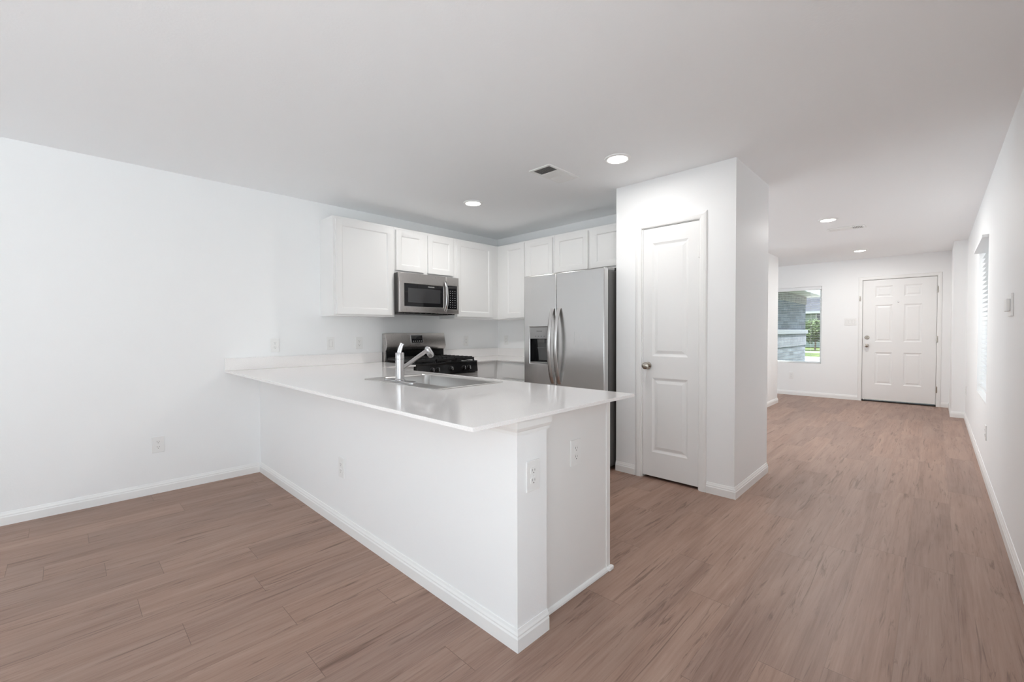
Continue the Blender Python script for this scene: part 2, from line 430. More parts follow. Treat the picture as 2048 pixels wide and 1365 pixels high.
# ------------------------------------------------------------------ dimensions (metres)
XL, XR, H = -4.204, .307, 2.44
YR = -2.8                    # rear wall behind the camera
YK = 4.058                   # kitchen back wall
YE = 9.585; YE1 = 8.589; XS = .172
P0, P1, YP, YP2 = -1.984, -1.023, 3.34, 4.176
Y0, YW, XW = 1.179, 1.352, -1.121
ZC, TC = .896, .015
BH = .082
T = .12

# ------------------------------------------------------------------ setting
struct('floor', B(XL - T, XR + T, YR - T, YE + .15, -.12, 0), floor_m, 'brown wood-look plank floor', 'floor')
struct('ceiling', B(XL - T, XR + T, YR - T, YE + .15, H, H + .12), ceil_m, 'flat white ceiling', 'ceiling')
LW = (4.3, 7.42, .05, 2.3)       # unseen side window, added behind the pantry to daylight the hall
bm = NB(); cells(bm, [YR, LW[0], LW[1], YE], [0, LW[2], LW[3], H], lambda i, j: not (i == 1 and j == 1), XL - T, XL, YZX)
struct('wall_left', bm, wall_m, 'long white wall on the left behind the range', 'wall')
# right wall with its window, and the short return beside the entry door
WY0, WY1, WZ0, WZ1 = 5.30, 6.40, .585, 2.0
RS = (-2.3, .4, .02, 2.2)     # unseen glazed opening, added beside the camera to let daylight in
bm = NB(); cells(bm, [YR, RS[0], RS[1], WY0, WY1, YE1], [0, RS[2], WZ0, WZ1, RS[3], H], lambda i, j: not ((i == 3 and j == 2) or (i == 1 and j in (1, 2, 3))), XR, XR + T, YZX)
bx(bm, XS, XR + T, YE1, YE, 0, H)
struct('wall_right', bm, wall_m, 'white wall on the right with a tall window', 'wall')
# front (entry) wall
EW0, EW1, EZ0, EZ1 = -2.395, -1.482, .597, 2.02
DX0, DX1, DZ = -.898, .015, 2.064
bm = NB(); cells(bm, [XL - T, EW0, EW1, DX0 - .02, DX1 + .02, XR + T], [0, EZ0, EZ1, DZ + .02, H],
                 lambda i, j: not ((i == 1 and j == 1) or (i == 3 and j < 3)), YE, YE + .15, XZY)
struct('wall_front', bm, wall_m, 'white wall at the far end with the entry door', 'wall')
# rear wall; its glass door and window are added to let daylight in
RD = (-3.1, -1.9, .02, 2.2); RW = (-1.0, -.1, .6, 2.0)
bm = NB(); cells(bm, [XL - T, RD[0], RD[1], RW[0], RW[1], XR + T], [0, RD[2], RW[2], RD[3], H],
                 lambda i, j: not ((i == 1 and j in (1, 2)) or (i == 3 and j == 2)), YR - T, YR, XZY)
struct('wall_rear', bm, wall_m, 'white wall behind the camera with added daylight openings', 'wall')
struct('wall_kitchen', B(XL, P0, YK, YK + T, 0, H), wall_m, 'white kitchen wall behind the refrigerator', 'wall')
# pantry closet
PD0, PD1, PDZ = -1.745, -1.272, 2.052
bm = NB(); cells(bm, [P0, PD0, PD1, P1], [0, PDZ, H], lambda i, j: not (i == 1 and j == 0), YP, YP + .114, XZY)
bx(bm, P1 - .114, P1, YP + .114, YP2, 0, H); bx(bm, P0, P0 + .114, YP + .114, YK + T, 0, H); bx(bm, P0 + .114, P1 - .114, YP2 - .114, YP2, 0, H)
struct('wall_pantry', bm, wall_m, 'white pantry closet walls beside the refrigerator', 'wall')
struct('wall_hall', B(-2.02, -1.9, 7.45, 8.37, 0, H), wall_m, 'white hall wall seen past the pantry corner', 'wall')
struct('wall_peninsula', B(XL, XW, Y0, YW, 0, ZC - TC - .0005), wall_m, 'white half wall under the counter overhang', 'wall')

bprof = [(0, 0), (.013, 0), (.013, .050), (.010, .057), (.010, .063), (.006, .072), (.003, BH), (0, BH)]
def base(name, runs, label):
    bm = NB()
    for pts, side in runs: sweep(bm, pts, bprof, side, XYZ)
    return struct(name, bm, trim_m, label, 'baseboard')
base('baseboard_left', [([(XL, YR), (XL, Y0)], -1)], 'white baseboard along the left wall')
base('baseboard_peninsula', [([(XL + .013, Y0), (XW, Y0), (XW, YW)], -1)], 'white baseboard around the peninsula half wall')
base('baseboard_pantry', [([(P0, YP), (-1.80, YP)], -1), ([(-1.217, YP), (P1, YP), (P1, YP2)], -1)], 'white baseboard around the pantry closet corner')
base('baseboard_right', [([(XR, RS[1]), (XR, YE1), (XS, YE1), (XS, YE)], 1)], 'white baseboard along the right wall')
base('baseboard_front', [([(XL, YE), (-.955, YE)], -1), ([(.072, YE), (XS - .013, YE)], -1)], 'white baseboard under the front window')
base('baseboard_hall', [([(-1.9, 7.45), (-1.9, 8.37), (-2.02, 8.37)], -1)], 'white baseboard on the far hall wall')
# crown strip under the peninsula counter
bm = NB(); zt = ZC - TC - .0005
cprof = [(0, zt - .062), (.006, zt - .062), (.006, zt - .050), (.011, zt - .046), (.018, zt - .034), (.020, zt - .012), (.020, zt), (0, zt)]
sweep(bm, [(XL, Y0), (XW, Y0), (XW, YW + .012)], cprof, -1, XYZ)
struct('trim_1', bm, trim_m, 'white cap moulding under the counter on the half wall', 'trim')

# casings
csp = [(0, 0), (0, .010), (.010, .014), (.030, .016), (.046, .013), (.054, .006), (.054, 0)]
def casing(name, x0, x1, zt, y, label):
    bm = NB(); sweep(bm, [(x0, 0), (x0, zt), (x1, zt), (x1, 0)], csp, 1, lambda u, v, h: (u, y - h, v))
    return struct(name, bm, trim_m, label, 'door casing')
casing('trim_2', PD0, PD1, PDZ, YP, 'white casing around the narrow pantry door')
casing('trim_3', DX0 - .005, DX1 + .005, DZ + .006, YE, 'white casing around the entry door')
# jambs
bm = NB()
for a, b in ((PD0, PD0 + .008), (PD1 - .008, PD1)): bx(bm, a, b, YP + .001, YP + .113, 0, PDZ - .001)
bx(bm, PD0 + .008, PD1 - .008, YP + .001, YP + .113, PDZ - .006, PDZ - .001)
struct('trim_4', bm, trim_m, 'white jamb lining of the pantry doorway', 'door jamb')

# pantry door
mould = [(.010, .005), (.018, .008), (.024, .008), (.046, .002)]
bm = NB(); panel_door(bm, -1.735, -1.282, .022, 2.043, [(-1.655, -1.362)], [(.222, .831), (1.006, 1.922)], mould, .035, YP + .004)
pd = struct('door_1', bm, door_m, 'narrow white two-panel pantry door', 'door')
def knob_bm(bm, x, y, z, s=1.0):
    lathe(bm, [(.030 * s, 0), (.030 * s, .006), (.012 * s, .010), (.012 * s, .028), (.024 * s, .036), (.029 * s, .048), (.026 * s, .058), (.014 * s, .064), (0, .065)], (x, y, z), (0, -1, 0), 28)
bm = NB(); knob_bm(bm, -1.690, YP + .004, .928); obj('door_knob', bm, nickel_m, pd, 'round satin nickel knob', smooth=True)
def hinge(bm, x, y, z, h=.09):
    lathe(bm, [(.006, -h / 2), (.006, h / 2)], (x, y - .004, z), (0, 0, 1), 10); bx(bm, x - .012, x + .004, y - .002, y + .001, z - h / 2, z + h / 2)
for z in (1.81, 1.07, .29):
    bm = NB(); hinge(bm, -1.279, YP + .003, z); obj('hinge', bm, trim_m, pd)

# entry door
cols = [(-.735, -.512), (-.372, -.152)]; rows = [(.300, .840), (1.020, 1.640), (1.772, 1.958)]
bm = NB(); panel_door(bm, DX0, DX1, .035, DZ, cols, rows, [(.008, .006), (.020, .010), (.026, .010), (.044, .003)], .045, YE + .012)
ed = struct('door_2', bm, door_m, 'white six-panel entry door at the far end', 'door')
yd = YE + .012
bm = NB(); knob_bm(bm, -.838, yd, .953); obj('door_knob', bm, nickel_m, ed, 'round satin nickel knob', smooth=True)
bm = NB(); lathe(bm, [(.033, 0), (.033, .008), (.027, .014), (0, .015)], (-.838, yd, 1.091), (0, -1, 0), 28); bx(bm, -.844, -.832, yd - .026, yd - .013, 1.074, 1.108, bev=.002)
obj('deadbolt', bm, nickel_m, ed, 'satin nickel deadbolt', smooth=True)
bm = NB(); lathe(bm, [(.010, 0), (.010, .004), (.007, .005), (0, .005)], (-.442, yd, 1.678), (0, -1, 0), 16); obj('peephole', bm, chrome_m, ed, 'bright peephole lens', smooth=True)
for z in (1.853, 1.068, .271):
    bm = NB(); hinge(bm, DX1 + .012, YE - .010, z, .10); obj('hinge', bm, nickel_m, ed, 'grey metal hinge')
bm = NB(); bx(bm, -.944, -.928, YE - .022, YE - .0162, 1.715, 1.80, bev=.002); bx(bm, -.940, -.930, YE - .036, YE - .022, 1.745, 1.775, bev=.003)
tag(obj('door_latch', bm, nickel_m), 'small metal swing latch on the left casing of the entry door', 'door latch')
bm = NB(); bx(bm, DX0 - .019, DX1 + .019, YE + .002, YE + .15, 0, .018, bev=.004); struct('trim_5', bm, dark_m, 'dark threshold under the entry door', 'threshold')
bm = NB()
for a, b in ((DX0 - .0195, DX0 - .004), (DX1 + .004, DX1 + .0195)): bx(bm, a, b, YE + .0005, YE + .149, .018, DZ + .019)
bx(bm, DX0 - .004, DX1 + .004, YE + .0005, YE + .149, DZ + .005, DZ + .0195)
for a, b in ((DX0 - .0195, DX0 + .014), (DX1 - .014, DX1 + .0195)): bx(bm, a, b, YE + .0585, YE + .149, .0185, DZ + .0045)
bx(bm, DX0 - .0195, DX1 + .0195, YE + .0585, YE + .149, DZ - .012, DZ + .0045)
struct('trim_6', bm, trim_m, 'white jamb lining of the entry doorway', 'door jamb')

# ------------------------------------------------------------------ windows
def window(name, x0, x1, z0, z1, depth, label, mullion=None, frame=.035):
    """in a local frame: opening faces -Y, frame sits at y=depth"""
    bm = NB(); fr = frame
    cells(bm, [x0, x0 + fr, x1 - fr, x1], [z0, z0 + fr, z1 - fr, z1], lambda i, j: not (i == 1 and j == 1), depth, depth + .045, XZY)
    if mullion == 'h': bx(bm, x0 + fr, x1 - fr, depth + .004, depth + .04, (z0 + z1) / 2 - .02, (z0 + z1) / 2 + .02)
    if mullion == 'v': bx(bm, (x0 + x1) / 2 - .03, (x0 + x1) / 2 + .03, depth + .004, depth + .04, z0 + fr, z1 - fr)
    w = obj(name, bm, trim_m); tag(w, label, 'window', kind='structure')
    obj('pane', B(x0 + fr, x1 - fr, depth + .018, depth + .024, z0 + fr, z1 - fr), pane_m, w, 'clear glass pane')
    obj('window_sill', B(x0, x1, .0, depth, z0 - .0, z0 + .012), trim_m, w)
    return w
e_ = .0006
w1 = window('window_1', EW0 + e_, EW1 - e_, EZ0 + e_, EZ1 - e_, .085, 'front window showing a grey stone wall and a tree')
w1.location = (0, YE, 0)
w2 = window('window_2', -WY1 + e_, -WY0 - e_, WZ0 + e_, WZ1 - e_, .070, 'tall window in the right wall behind white blinds')
w2.location = (XR, 0, 0); w2.rotation_euler = (0, 0, -PI / 2)
w3 = window('added_window_1', RW[0] + e_, RW[1] - e_, RW[2] + e_, RW[3] - e_, .06, 'unseen window added behind the camera for daylight', 'h')
w3.location = (0, YR, 0); w3.rotation_euler = (0, 0, PI)
w4 = window('added_glass_door_1', RD[0] + e_, RD[1] - e_, RD[2] + e_, RD[3] - e_, .06, 'unseen glass door added behind the camera for daylight', 'v')
w4.location = (0, YR, 0); w4.rotation_euler = (0, 0, PI)
w5 = window('added_glass_door_2', -RS[1] + e_, -RS[0] - e_, RS[2] + e_, RS[3] - e_, .06, 'unseen wide glass door added beside the camera for daylight', 'v')
w5.location = (XR, 0, 0); w5.rotation_euler = (0, 0, -PI / 2)
portal((XR + T + .02, -.95, 1.1), (0, PI / 2, 0), 2.18, 2.7)
w6 = window('added_window_2', LW[0] + e_, LW[1] - e_, LW[2] + e_, LW[3] - e_, .06, 'unseen wide window added behind the pantry to daylight the hall', 'v')
w6.location = (XL, 0, 0); w6.rotation_euler = (0, 0, PI / 2)
portal((XL - T - .02, 5.86, 1.175), (0, -PI / 2, 0), 2.25, 3.12)
# the two rear openings face +Y: mirror their x ranges after the half turn
for w, r in ((w3, RW), (w4, RD)): w.location.x = r[0] + r[1]
portal(((RD[0] + RD[1]) / 2, YR - T - .02, 1.06), (PI / 2, 0, 0), 1.2, 2.18)
portal(((RW[0] + RW[1]) / 2, YR - T - .02, 1.3), (PI / 2, 0, 0), .9, 1.4)
portal(((EW0 + EW1) / 2, YE + .17, 1.31), (-PI / 2, 0, 0), .92, 1.43)
portal((XR + T + .02, (WY0 + WY1) / 2, 1.3), (0, PI / 2, 0), 1.42, 1.1)

def blind(name, x0, x1, z0, z1, yc, pitch, tilt, label, val, loc, rz):
    r = thing(name, label, 'window blind', loc, rz)
    bm = NB(); w = .025; z = z0 + .03
    n = 0
    while z < z1 - .055:
        # slightly crowned slat
        ys = (-w, -w * .33, w * .33, w); cr = (0, .0010, .0010, 0)
        A = []
        for sgn in (0, -.0012):
            for xx in (x0 + .006, x1 - .006):
                A.append([bm.verts.new((xx, yc + yy * math.cos(tilt) - (c) * math.sin(tilt), z + yy * math.sin(tilt) + c + sgn)) for yy, c in zip(ys, cr)])
        t0, t1, b0, b1 = A
        for k in range(3):
            bm.faces.new([t0[k], t1[k], t1[k + 1], t0[k + 1]]); bm.faces.new([b0[k], b0[k + 1], b1[k + 1], b1[k]])
        bm.faces.new([t0[0], b0[0], b1[0], t1[0]]); bm.faces.new([t0[3], t1[3], b1[3], b0[3]])
        bm.faces.new(t0 + b0[::-1]); bm.faces.new(t1[::-1] + b1)
        z += pitch; n += 1
    bmesh.ops.recalc_face_normals(bm, faces=bm.faces[:])
    obj('slats', bm, blind_m, r)
    obj('bottom_rail', B(x0 + .006, x1 - .006, yc - .026, yc + .026, z0 + .004, z0 + .016, bev=.003), blind_m, r)
    obj('valance', B(x0 + val[0], x1 + val[1], yc + val[2], yc + .026, z1 - .06 + val[3], z1 + val[4], bev=.003), blind_m, r)
    for q in (.18, .82):
        xx = x0 + (x1 - x0) * q
        for yy in (-.027, .027):
            bm = NB(); tube(bm, [(xx, yc + yy, z0 + .01), (xx, yc + yy, z1 - .05)], .0009, 6); obj('ladder_cord', bm, blind_m, r)
    return r
blind('window_blind', EW0 + .004, EW1 - .004, EZ0 + .013, EZ1 - .002, .040, .0445, .0, 'white slatted blind hanging open in the front window', (0, 0, -.03, 0, 0), (0, YE, 0), 0)
b2_ = blind('window_blind', -WY1 + .004, -WY0 - .004, WZ0 + .06, WZ1 - .002, .046, .0445, math.radians(2), 'white slatted blind in the tall window on the right wall', (-.002, .002, -.085, .035, 0), (XR, 0, 0), -PI / 2)

# ------------------------------------------------------------------ kitchen wall cabinets
shaker = [(.005, .004), (.009, .009)]
def shaker_door(x0, x1, z0, z1, fr=.056, yf=-.020):
    bm = NB(); panel_door(bm, x0, x1, z0, z1, [(x0 + fr, x1 - fr)], [(z0 + fr, z1 - fr)], shaker, .0195, yf); return bm
def wall_cab(label, loc, rz, x0, x1, z0, z1, depth, doors):
    r = thing('wall_cabinet', label, 'kitchen cabinet', loc, rz, 'white wall cabinets')
    bm = NB(); bx(bm, x0 + .0006, x1 - .0006, 0, depth, z0, z1)
    obj('body', bm, cab_m, r, bevel=.0015)
    for a, b, c, d in doors: obj('door', shaker_door(a, b, c, d), cab_m, r, bevel=.0012)
    return r
DL = 4.204 - 3.916 - .001
UX = -3.916; UB = 3.779
Q = PI / 2
ZL, ZH = 1.363, 2.27
wall_cab('white single-door wall cabinet left of the microwave', (UX, 0, 0), Q, 1.711, 2.333, ZL, ZH, DL, [(1.731, 2.308, 1.379, 2.246)])
wall_cab('short white two-door wall cabinet directly above the microwave', (UX, 0, 0), Q, 2.333, 3.095, 1.812, ZH, DL, [(2.350, 2.682, 1.837, 2.244), (2.731, 3.070, 1.837, 2.244)])
wall_cab('white single-door wall cabinet right of the microwave in the corner', (UX, 0, 0), Q, 3.095, YK - .001, ZL, ZH, DL, [(3.121, 3.673, 1.386, 2.250)])
wall_cab('white two-door wall cabinet between the corner and the refrigerator top', (0, UB, 0), 0, UX + .001, -3.010, ZL, ZH, YK - UB - .001, [(-3.776, -3.453, 1.377, 2.248), (-3.419, -3.030, 1.377, 2.246)])
wall_cab('short white two-door wall cabinet above the refrigerator', (0, UB, 0), 0, -3.010, P0 - .001, 1.832, ZH, YK - UB - .001, [(-2.991, -2.567, 1.853, 2.245), (-2.513, -2.089, 1.853, 2.245)])

# ------------------------------------------------------------------ base cabinets
def slab_front(x0, x1, z0, z1, yf=-.020):
    return B(x0, x1, yf, -.0005, z0, z1, bev=.002)
ZB = ZC - TC - .0005
# peninsula cabinet (hollow around the sink): local frame faces +Y
pc = thing('base_cabinet', 'white base cabinet under the peninsula sink, plain end panel facing the walkway', 'kitchen cabinet', (0, 0, 0), 0, 'white base cabinets')
XP = -1.178; YF = 1.918
bm = NB(); bx(bm, XP - .018, XP, YW + .001, YF, 0.0, ZB); bx(bm, XP, XP + .004, YF - .032, YF, 0.0, ZB)
obj('end_panel', bm, cab_m, pc)
bm = NB(); bx(bm, -3.58, XP - .018, YW + .001, YF, .10, .118); bx(bm, -3.58, -3.562, YW + .001, YF, .10, ZB); bx(bm, -3.56, XP - .02, YF - .07, YF - .055, 0.001, .10)
us = [-3.56, -3.50, -2.80, -2.75, -2.34, -2.30, -1.90, -1.86, -1.24, XP - .018]
cells(bm, us, [.10, .14, .84, ZB], lambda i, j: not (j == 1 and i % 2 == 1), YF - .018, YF, XZY)
obj('body', bm, cab_m, pc)
for a, b in ((-3.49, -2.77), (-2.74, -2.32), (-2.30, -1.88), (-1.85, -1.25)):
    bm = NB(); panel_door(bm, -b, -a, .125, .855, [(-b + .056, -a - .056)], [(.181, .799)], shaker, .0195, -.020)
    bmesh.ops.rotate(bm, cent=(0, 0, 0), matrix=Matrix.Rotation(PI, 3, 'Z'), verts=bm.verts[:]); bmesh.ops.translate(bm, verts=bm.verts[:], vec=(0, YF, 0))
    obj('door', bm, cab_m, pc)
bm = NB(); sweep(bm, [(XP, YW + .014), (XP, YF), ], [(0, .0), (.013, 0), (.012, .008), (.007, .016), (0, .020)], -1, XYZ); bx(bm, XP + .0001, XP + .022, YF - .030, YF + .012, .0, .022, bev=.006)
obj('shoe_moulding', bm, trim_m, pc, smooth=False)

def base_cab(label, loc, rz, x0, x1, depth, fronts, group='white base cabinets'):
    r = thing('base_cabinet', label, 'kitchen cabinet', loc, rz, group)
    bm = NB(); bx(bm, x0, x1, 0, depth, .10, ZB); bx(bm, x0, x1, .06, depth, 0.0, .10)
    obj('body', bm, cab_m, r)
    for kind, a, b, c, d in fronts:
        if kind == 'door': obj('door', shaker_door(a, b, c, d), cab_m, r, bevel=.0012)
        else: obj('drawer', slab_front(a, b, c, d), cab_m, r)
    return r
BX = -3.590
base_cab('white base cabinet between the sink run and the range', (BX, 0, 0), Q, YF + .04, 2.339, 4.204 - 3.590 - .001, [('drawer', 2.00, 2.325, .70, .855), ('door', 2.00, 2.325, .125, .68)])
base_cab('white base cabinet right of the range in the corner', (BX, 0, 0), Q, 3.117, YK - .001, 4.204 - 3.590 - .001, [('drawer', 3.135, 3.390, .70, .848), ('door', 3.135, 3.390, .125, .68)])
base_cab('white base cabinet between the corner and the refrigerator', (0, 3.445, 0), 0, BX + .001, -2.955, YK - 3.445 - .001, [('drawer', -3.480, -2.975, .70, .848), ('door', -3.480, -2.975, .125, .68)])

# ------------------------------------------------------------------ worktops
SX0, SX1, SY0, SY1 = -2.735, -1.912, 1.386, 1.905     # sink rim
ct = thing('countertop', 'white quartz L-shaped countertop over the peninsula with a sink cut-out', 'countertop', (XL, Y0, ZC))
bm = NB()
cells(bm, [XL + .0005, -3.556, SX0 + .02, SX1 - .02, -1.077], [.923, SY0 + .02, SY1 - .02, 1.990, 2.341],
      lambda i, j: (j < 3 and not (i == 2 and j == 1)) or (j == 3 and i == 0), ZC - TC, ZC, XYZ)
obj('slab', bm, quartz_m, ct, off=ct.location, bevel=.001)
obj('backsplash', B(XL + .0005, XL + .0185, .923, 2.341, ZC + .0004, ZC + .102, bev=.0015), quartz_m, ct, off=ct.location)
ct2 = thing('countertop', 'white quartz corner countertop between the range and the refrigerator', 'countertop', (XL, YK, ZC))
bm = NB(); cells(bm, [XL + .0005, -3.556, -2.945], [3.115, 3.412, YK - .0005], lambda i, j: not (i == 1 and j == 0), ZC - TC, ZC, XYZ)
obj('slab', bm, quartz_m, ct2, off=ct2.location, bevel=.001)
bm = NB(); prism(bm, [(XL + .0005, 3.115), (XL + .0185, 3.115), (XL + .0185, YK - .0185), (-2.945, YK - .0185), (-2.945, YK - .0005), (XL + .0005, YK - .0005)], ZC + .0004, ZC + .102, XYZ)
obj('backsplash', bm, quartz_m, ct2, off=ct2.location)

# ------------------------------------------------------------------ sink and faucet
sk = thing('kitchen_sink', 'stainless steel drop-in sink in the peninsula counter', 'sink', ((SX0 + SX1) / 2, (SY0 + SY1) / 2, ZC))
def rrect(x0, x1, y0, y1, r, n=6):
    pts = []
    for cx, cy, a in ((x1 - r, y1 - r, 0), (x0 + r, y1 - r, 90), (x0 + r, y0 + r, 180), (x1 - r, y0 + r, 270)):
        for k in range(n + 1):
            t = math.radians(a + 90 * k / n); pts.append((cx + r * math.cos(t), cy + r * math.sin(t)))
    return pts
def loft(bm, rings, cap0=True, cap1=True):
    V = [[bm.verts.new((x, y, z)) for x, y in pts] for pts, z in rings]; F = []
    n = len(V[0])
    for A, Bv in zip(V, V[1:]):
        for i in range(n): F.append(bm.faces.new([A[i], A[(i + 1) % n], Bv[(i + 1) % n], Bv[i]]))
    if cap0: F.append(bm.faces.new(V[0]))
    if cap1: F.append(bm.faces.new(V[-1][::-1]))
    bmesh.ops.recalc_face_normals(bm, faces=F)
bm = NB()
BXA, BXB, BYA, BYB = SX0 + .035, SX1 - .035, SY0 + .125, SY1 - .030
loft(bm, [(rrect(SX0, SX1, SY0, SY1, .03), ZC + .0004), (rrect(SX0 + .001, SX1 - .001, SY0 + .001, SY1 - .001, .03), ZC + .0035), (rrect(SX0 + .008, SX1 - .008, SY0 + .008, SY1 - .008, .026), ZC + .005),
          (rrect(BXA - .008, BXB + .008, BYA - .008, BYB + .008, .05), ZC + .0035), (rrect(BXA, BXB, BYA, BYB, .045), ZC - .004),
          (rrect(BXA + .004, BXB - .004, BYA + .004, BYB - .004, .05), ZC - .15), (rrect(BXA + .03, BXB - .03, BYA + .03, BYB - .03, .05), ZC - .185)], cap0=False, cap1=True)
obj('basin', bm, steel_s, sk, smooth=True, off=sk.location)
bm = NB(); lathe(bm, [(.055, 0), (.052, .004), (.040, .002), (.030, -.0005), (0, -.0005)], ((BXA + BXB) / 2, (BYA + BYB) / 2, ZC - .1845), (0, 0, 1), 28, cap=False)
obj('drain', bm, chrome_m, sk, 'round chrome drain', smooth=True, off=sk.location)
FX, FY, FZ = -2.382, 1.452, ZC + .005
fa = thing('faucet', 'chrome single-lever faucet on the sink deck', 'faucet', (FX, FY, FZ))
bm = NB(); loft(bm, [(rrect(-.165, .165, -.028, .028, .027), .0004), (rrect(-.165, .165, -.028, .028, .027), .006), (rrect(-.160, .160, -.023, .023, .022), .010)])
obj('base_plate', bm, chrome_m, fa, smooth=True)
bm = NB(); lathe(bm, [(.031, .0105), (.031, .016), (.0262, .020), (.0262, .138), (.0245, .1395), (.0245, .1425), (.0262, .144), (.0262, .178), (.024, .181), (0, .1815)], seg=36)
obj('body', bm, chrome_m, fa, smooth=True)
bm = NB(); tube(bm, [(0, -.004, .180), (.004, -.001, .200), (.011, .004, .222), (.018, .008, .238)], [1.0, 1.0, .95, .85], 16, flat=(.0145, .005, (.75, .66, 0)))
obj('lever', bm, chrome_m, fa, smooth=True)
bm = NB(); tube(bm, [(0, .018, .085), (0, .045, .098), (0, .14, .153), (0, .205, .1905)], .0128, 20)
obj('spout', bm, chrome_m, fa, smooth=True)
bm = NB(); tube(bm, [(0, .196, .203), (0, .205, .198), (0, .226, .168), (0, .236, .152), (0, .240, .146)], [.014, .0205, .0215, .0205, .015], 20)
obj('spray_head', bm, chrome_m, fa, smooth=True)

# ------------------------------------------------------------------ gas range (local: x along the wall, front at -Y)
RY0, RY1 = 2.347, 3.110; RWD = RY1 - RY0
rg = thing('gas_range', 'stainless and black freestanding gas range against the left wall', 'range', (XL, (RY0 + RY1) / 2, 0), Q)
hw = RWD / 2                                    # local y: 0 at the wall, -depth toward the room
def LY(x): return -(x - XL)                     # world x -> local y
yf = LY(-3.575)
bm = NB(); bx(bm, -hw, hw, yf, -.012, .06, .882, bev=.002); bx(bm, -hw + .03, hw - .03, yf + .05, -.05, 0.0, .06)
obj('body', bm, fridge_side_m, rg, 'dark grey side panels')
bm = NB()
prism(bm, [(-.010, .884), (-.010, 1.195), (-.072, 1.199), (-.106, 1.060), (-.088, 1.020), (-.066, 1.014), (-.066, .884)], -hw, hw, lambda u, v, w: (w, u, v))
bgd = obj('backguard', bm, steel_h, rg, 'brushed stainless backguard', bevel=.002)
bm = NB(); bx(bm, -hw + .012, hw - .012, -.074, -.0665, .905, 1.013); obj('lower_panel', bm, black_m, bgd, 'black strip below the backguard face')
# slanted display
sl = Vector((0, -.106 + .072, 1.060 - 1.199)); sl.normalize(); nrm_ = Vector((0, sl.z, -sl.y)); nrm_ = nrm_ if nrm_.y < 0 else -nrm_
def onslant(t, h=0.0): return Vector((0, -.072, 1.199)) + sl * t + nrm_ * h
def slant_box(bm, x0, x1, t0, t1, h0, h1):
    vs = [bm.verts.new(Vector((x, 0, 0)) + onslant(t, h)) for h in (h0, h1) for t in (t0, t1) for x in (x0, x1)]
    F = [bm.faces.new([vs[i] for i in q]) for q in ((0, 2, 3, 1), (4, 5, 7, 6), (0, 1, 5, 4), (2, 6, 7, 3), (0, 4, 6, 2), (1, 3, 7, 5))]
    bmesh.ops.recalc_face_normals(bm, faces=F)
dx = (2.650 + 2.800) / 2 - (RY0 + RY1) / 2
bm = NB(); slant_box(bm, dx - .078, dx + .078, .022, .112, .0002, .003); dsp = obj('display', bm, chrome_m, bgd, 'bright rim of the clock display')
bm = NB(); slant_box(bm, dx - .072, dx + .072, .026, .108, .0031, .0045); obj('display_glass', bm, glass_b, bgd, 'black clock display')
for k in range(5):
    bm = NB(); slant_box(bm, dx - .056 + k * .026, dx - .044 + k * .026, .088, .096, .0046, .005); obj('display_button', bm, label_m, bgd)
ang = math.atan2(nrm_.z, -nrm_.y)
text_part('logo', 'FRIGIDAIRE', .013, logo_m, bgd, onslant(.124, .0004) + Vector((dx, 0, 0)), (PI / 2 - ang, 0, 0))
# cooktop
bm = NB(); bx(bm, -hw, hw, yf - .030, -.075, .883, .897, bev=.003)
for a in (-hw, hw - .014): bx(bm, a, a + .014, yf - .030, -.075, .897, .903, bev=.002)
bx(bm, -hw + .014, hw - .014, yf - .030, yf + .010, .897, .902, bev=.002)
obj('cooktop', bm, black_m, rg, 'glossy black cooktop')
for (bxx, byy, rr) in ((-.255, -.20, .036), (-.255, -.46, .045), (0, -.33, .05), (.255, -.20, .036), (.255, -.46, .045)):
    bm = NB(); lathe(bm, [(rr * 1.25, .8975), (rr * 1.25, .904), (rr, .906), (rr, .913), (rr * .9, .916), (0, .917)], (bxx, byy, 0), (0, 0, 1), 24); obj('burner', bm, iron_m, rg, 'black burner cap', smooth=True)
for gx in (-.253, 0.0, .253):
    bm = NB(); w = .122; y0g, y1g = yf + .012, -.092; zt0, zt1 = .914, .938
    for xx in (-w, w - .012): bx(bm, gx + xx, gx + xx + .012, y0g, y1g, zt0, zt1, bev=.003)
    for yy in (y0g, y1g - .012): bx(bm, gx - w, gx + w, yy, yy + .012, zt0, zt1, bev=.003)
    ym = (y0g + y1g) / 2; bx(bm, gx - w, gx + w, ym - .006, ym + .006, zt0, zt1, bev=.003)
    for q in range(7):
        yy = y0g + (y1g - y0g) * (q + .5) / 7
        for s in (-1, 1): bx(bm, gx + min(s * w, s * .035), gx + max(s * w, s * .035), yy - .005, yy + .005, zt0 + .003, zt1 + .009, bev=.002)
    bx(bm, gx - .005, gx + .005, y0g, y0g + .16, zt0 + .003, zt1 + .002, bev=.002); bx(bm, gx - .005, gx + .005, y1g - .16, y1g, zt0 + .003, zt1 + .002, bev=.002)
    for xx in (-w, w - .014):
        for yy in (y0g, y1g - .014): bx(bm, gx + xx, gx + xx + .014, yy, yy + .014, .9035, zt0 + .002)
    obj('grate', bm, iron_m, rg, 'black cast iron grate')
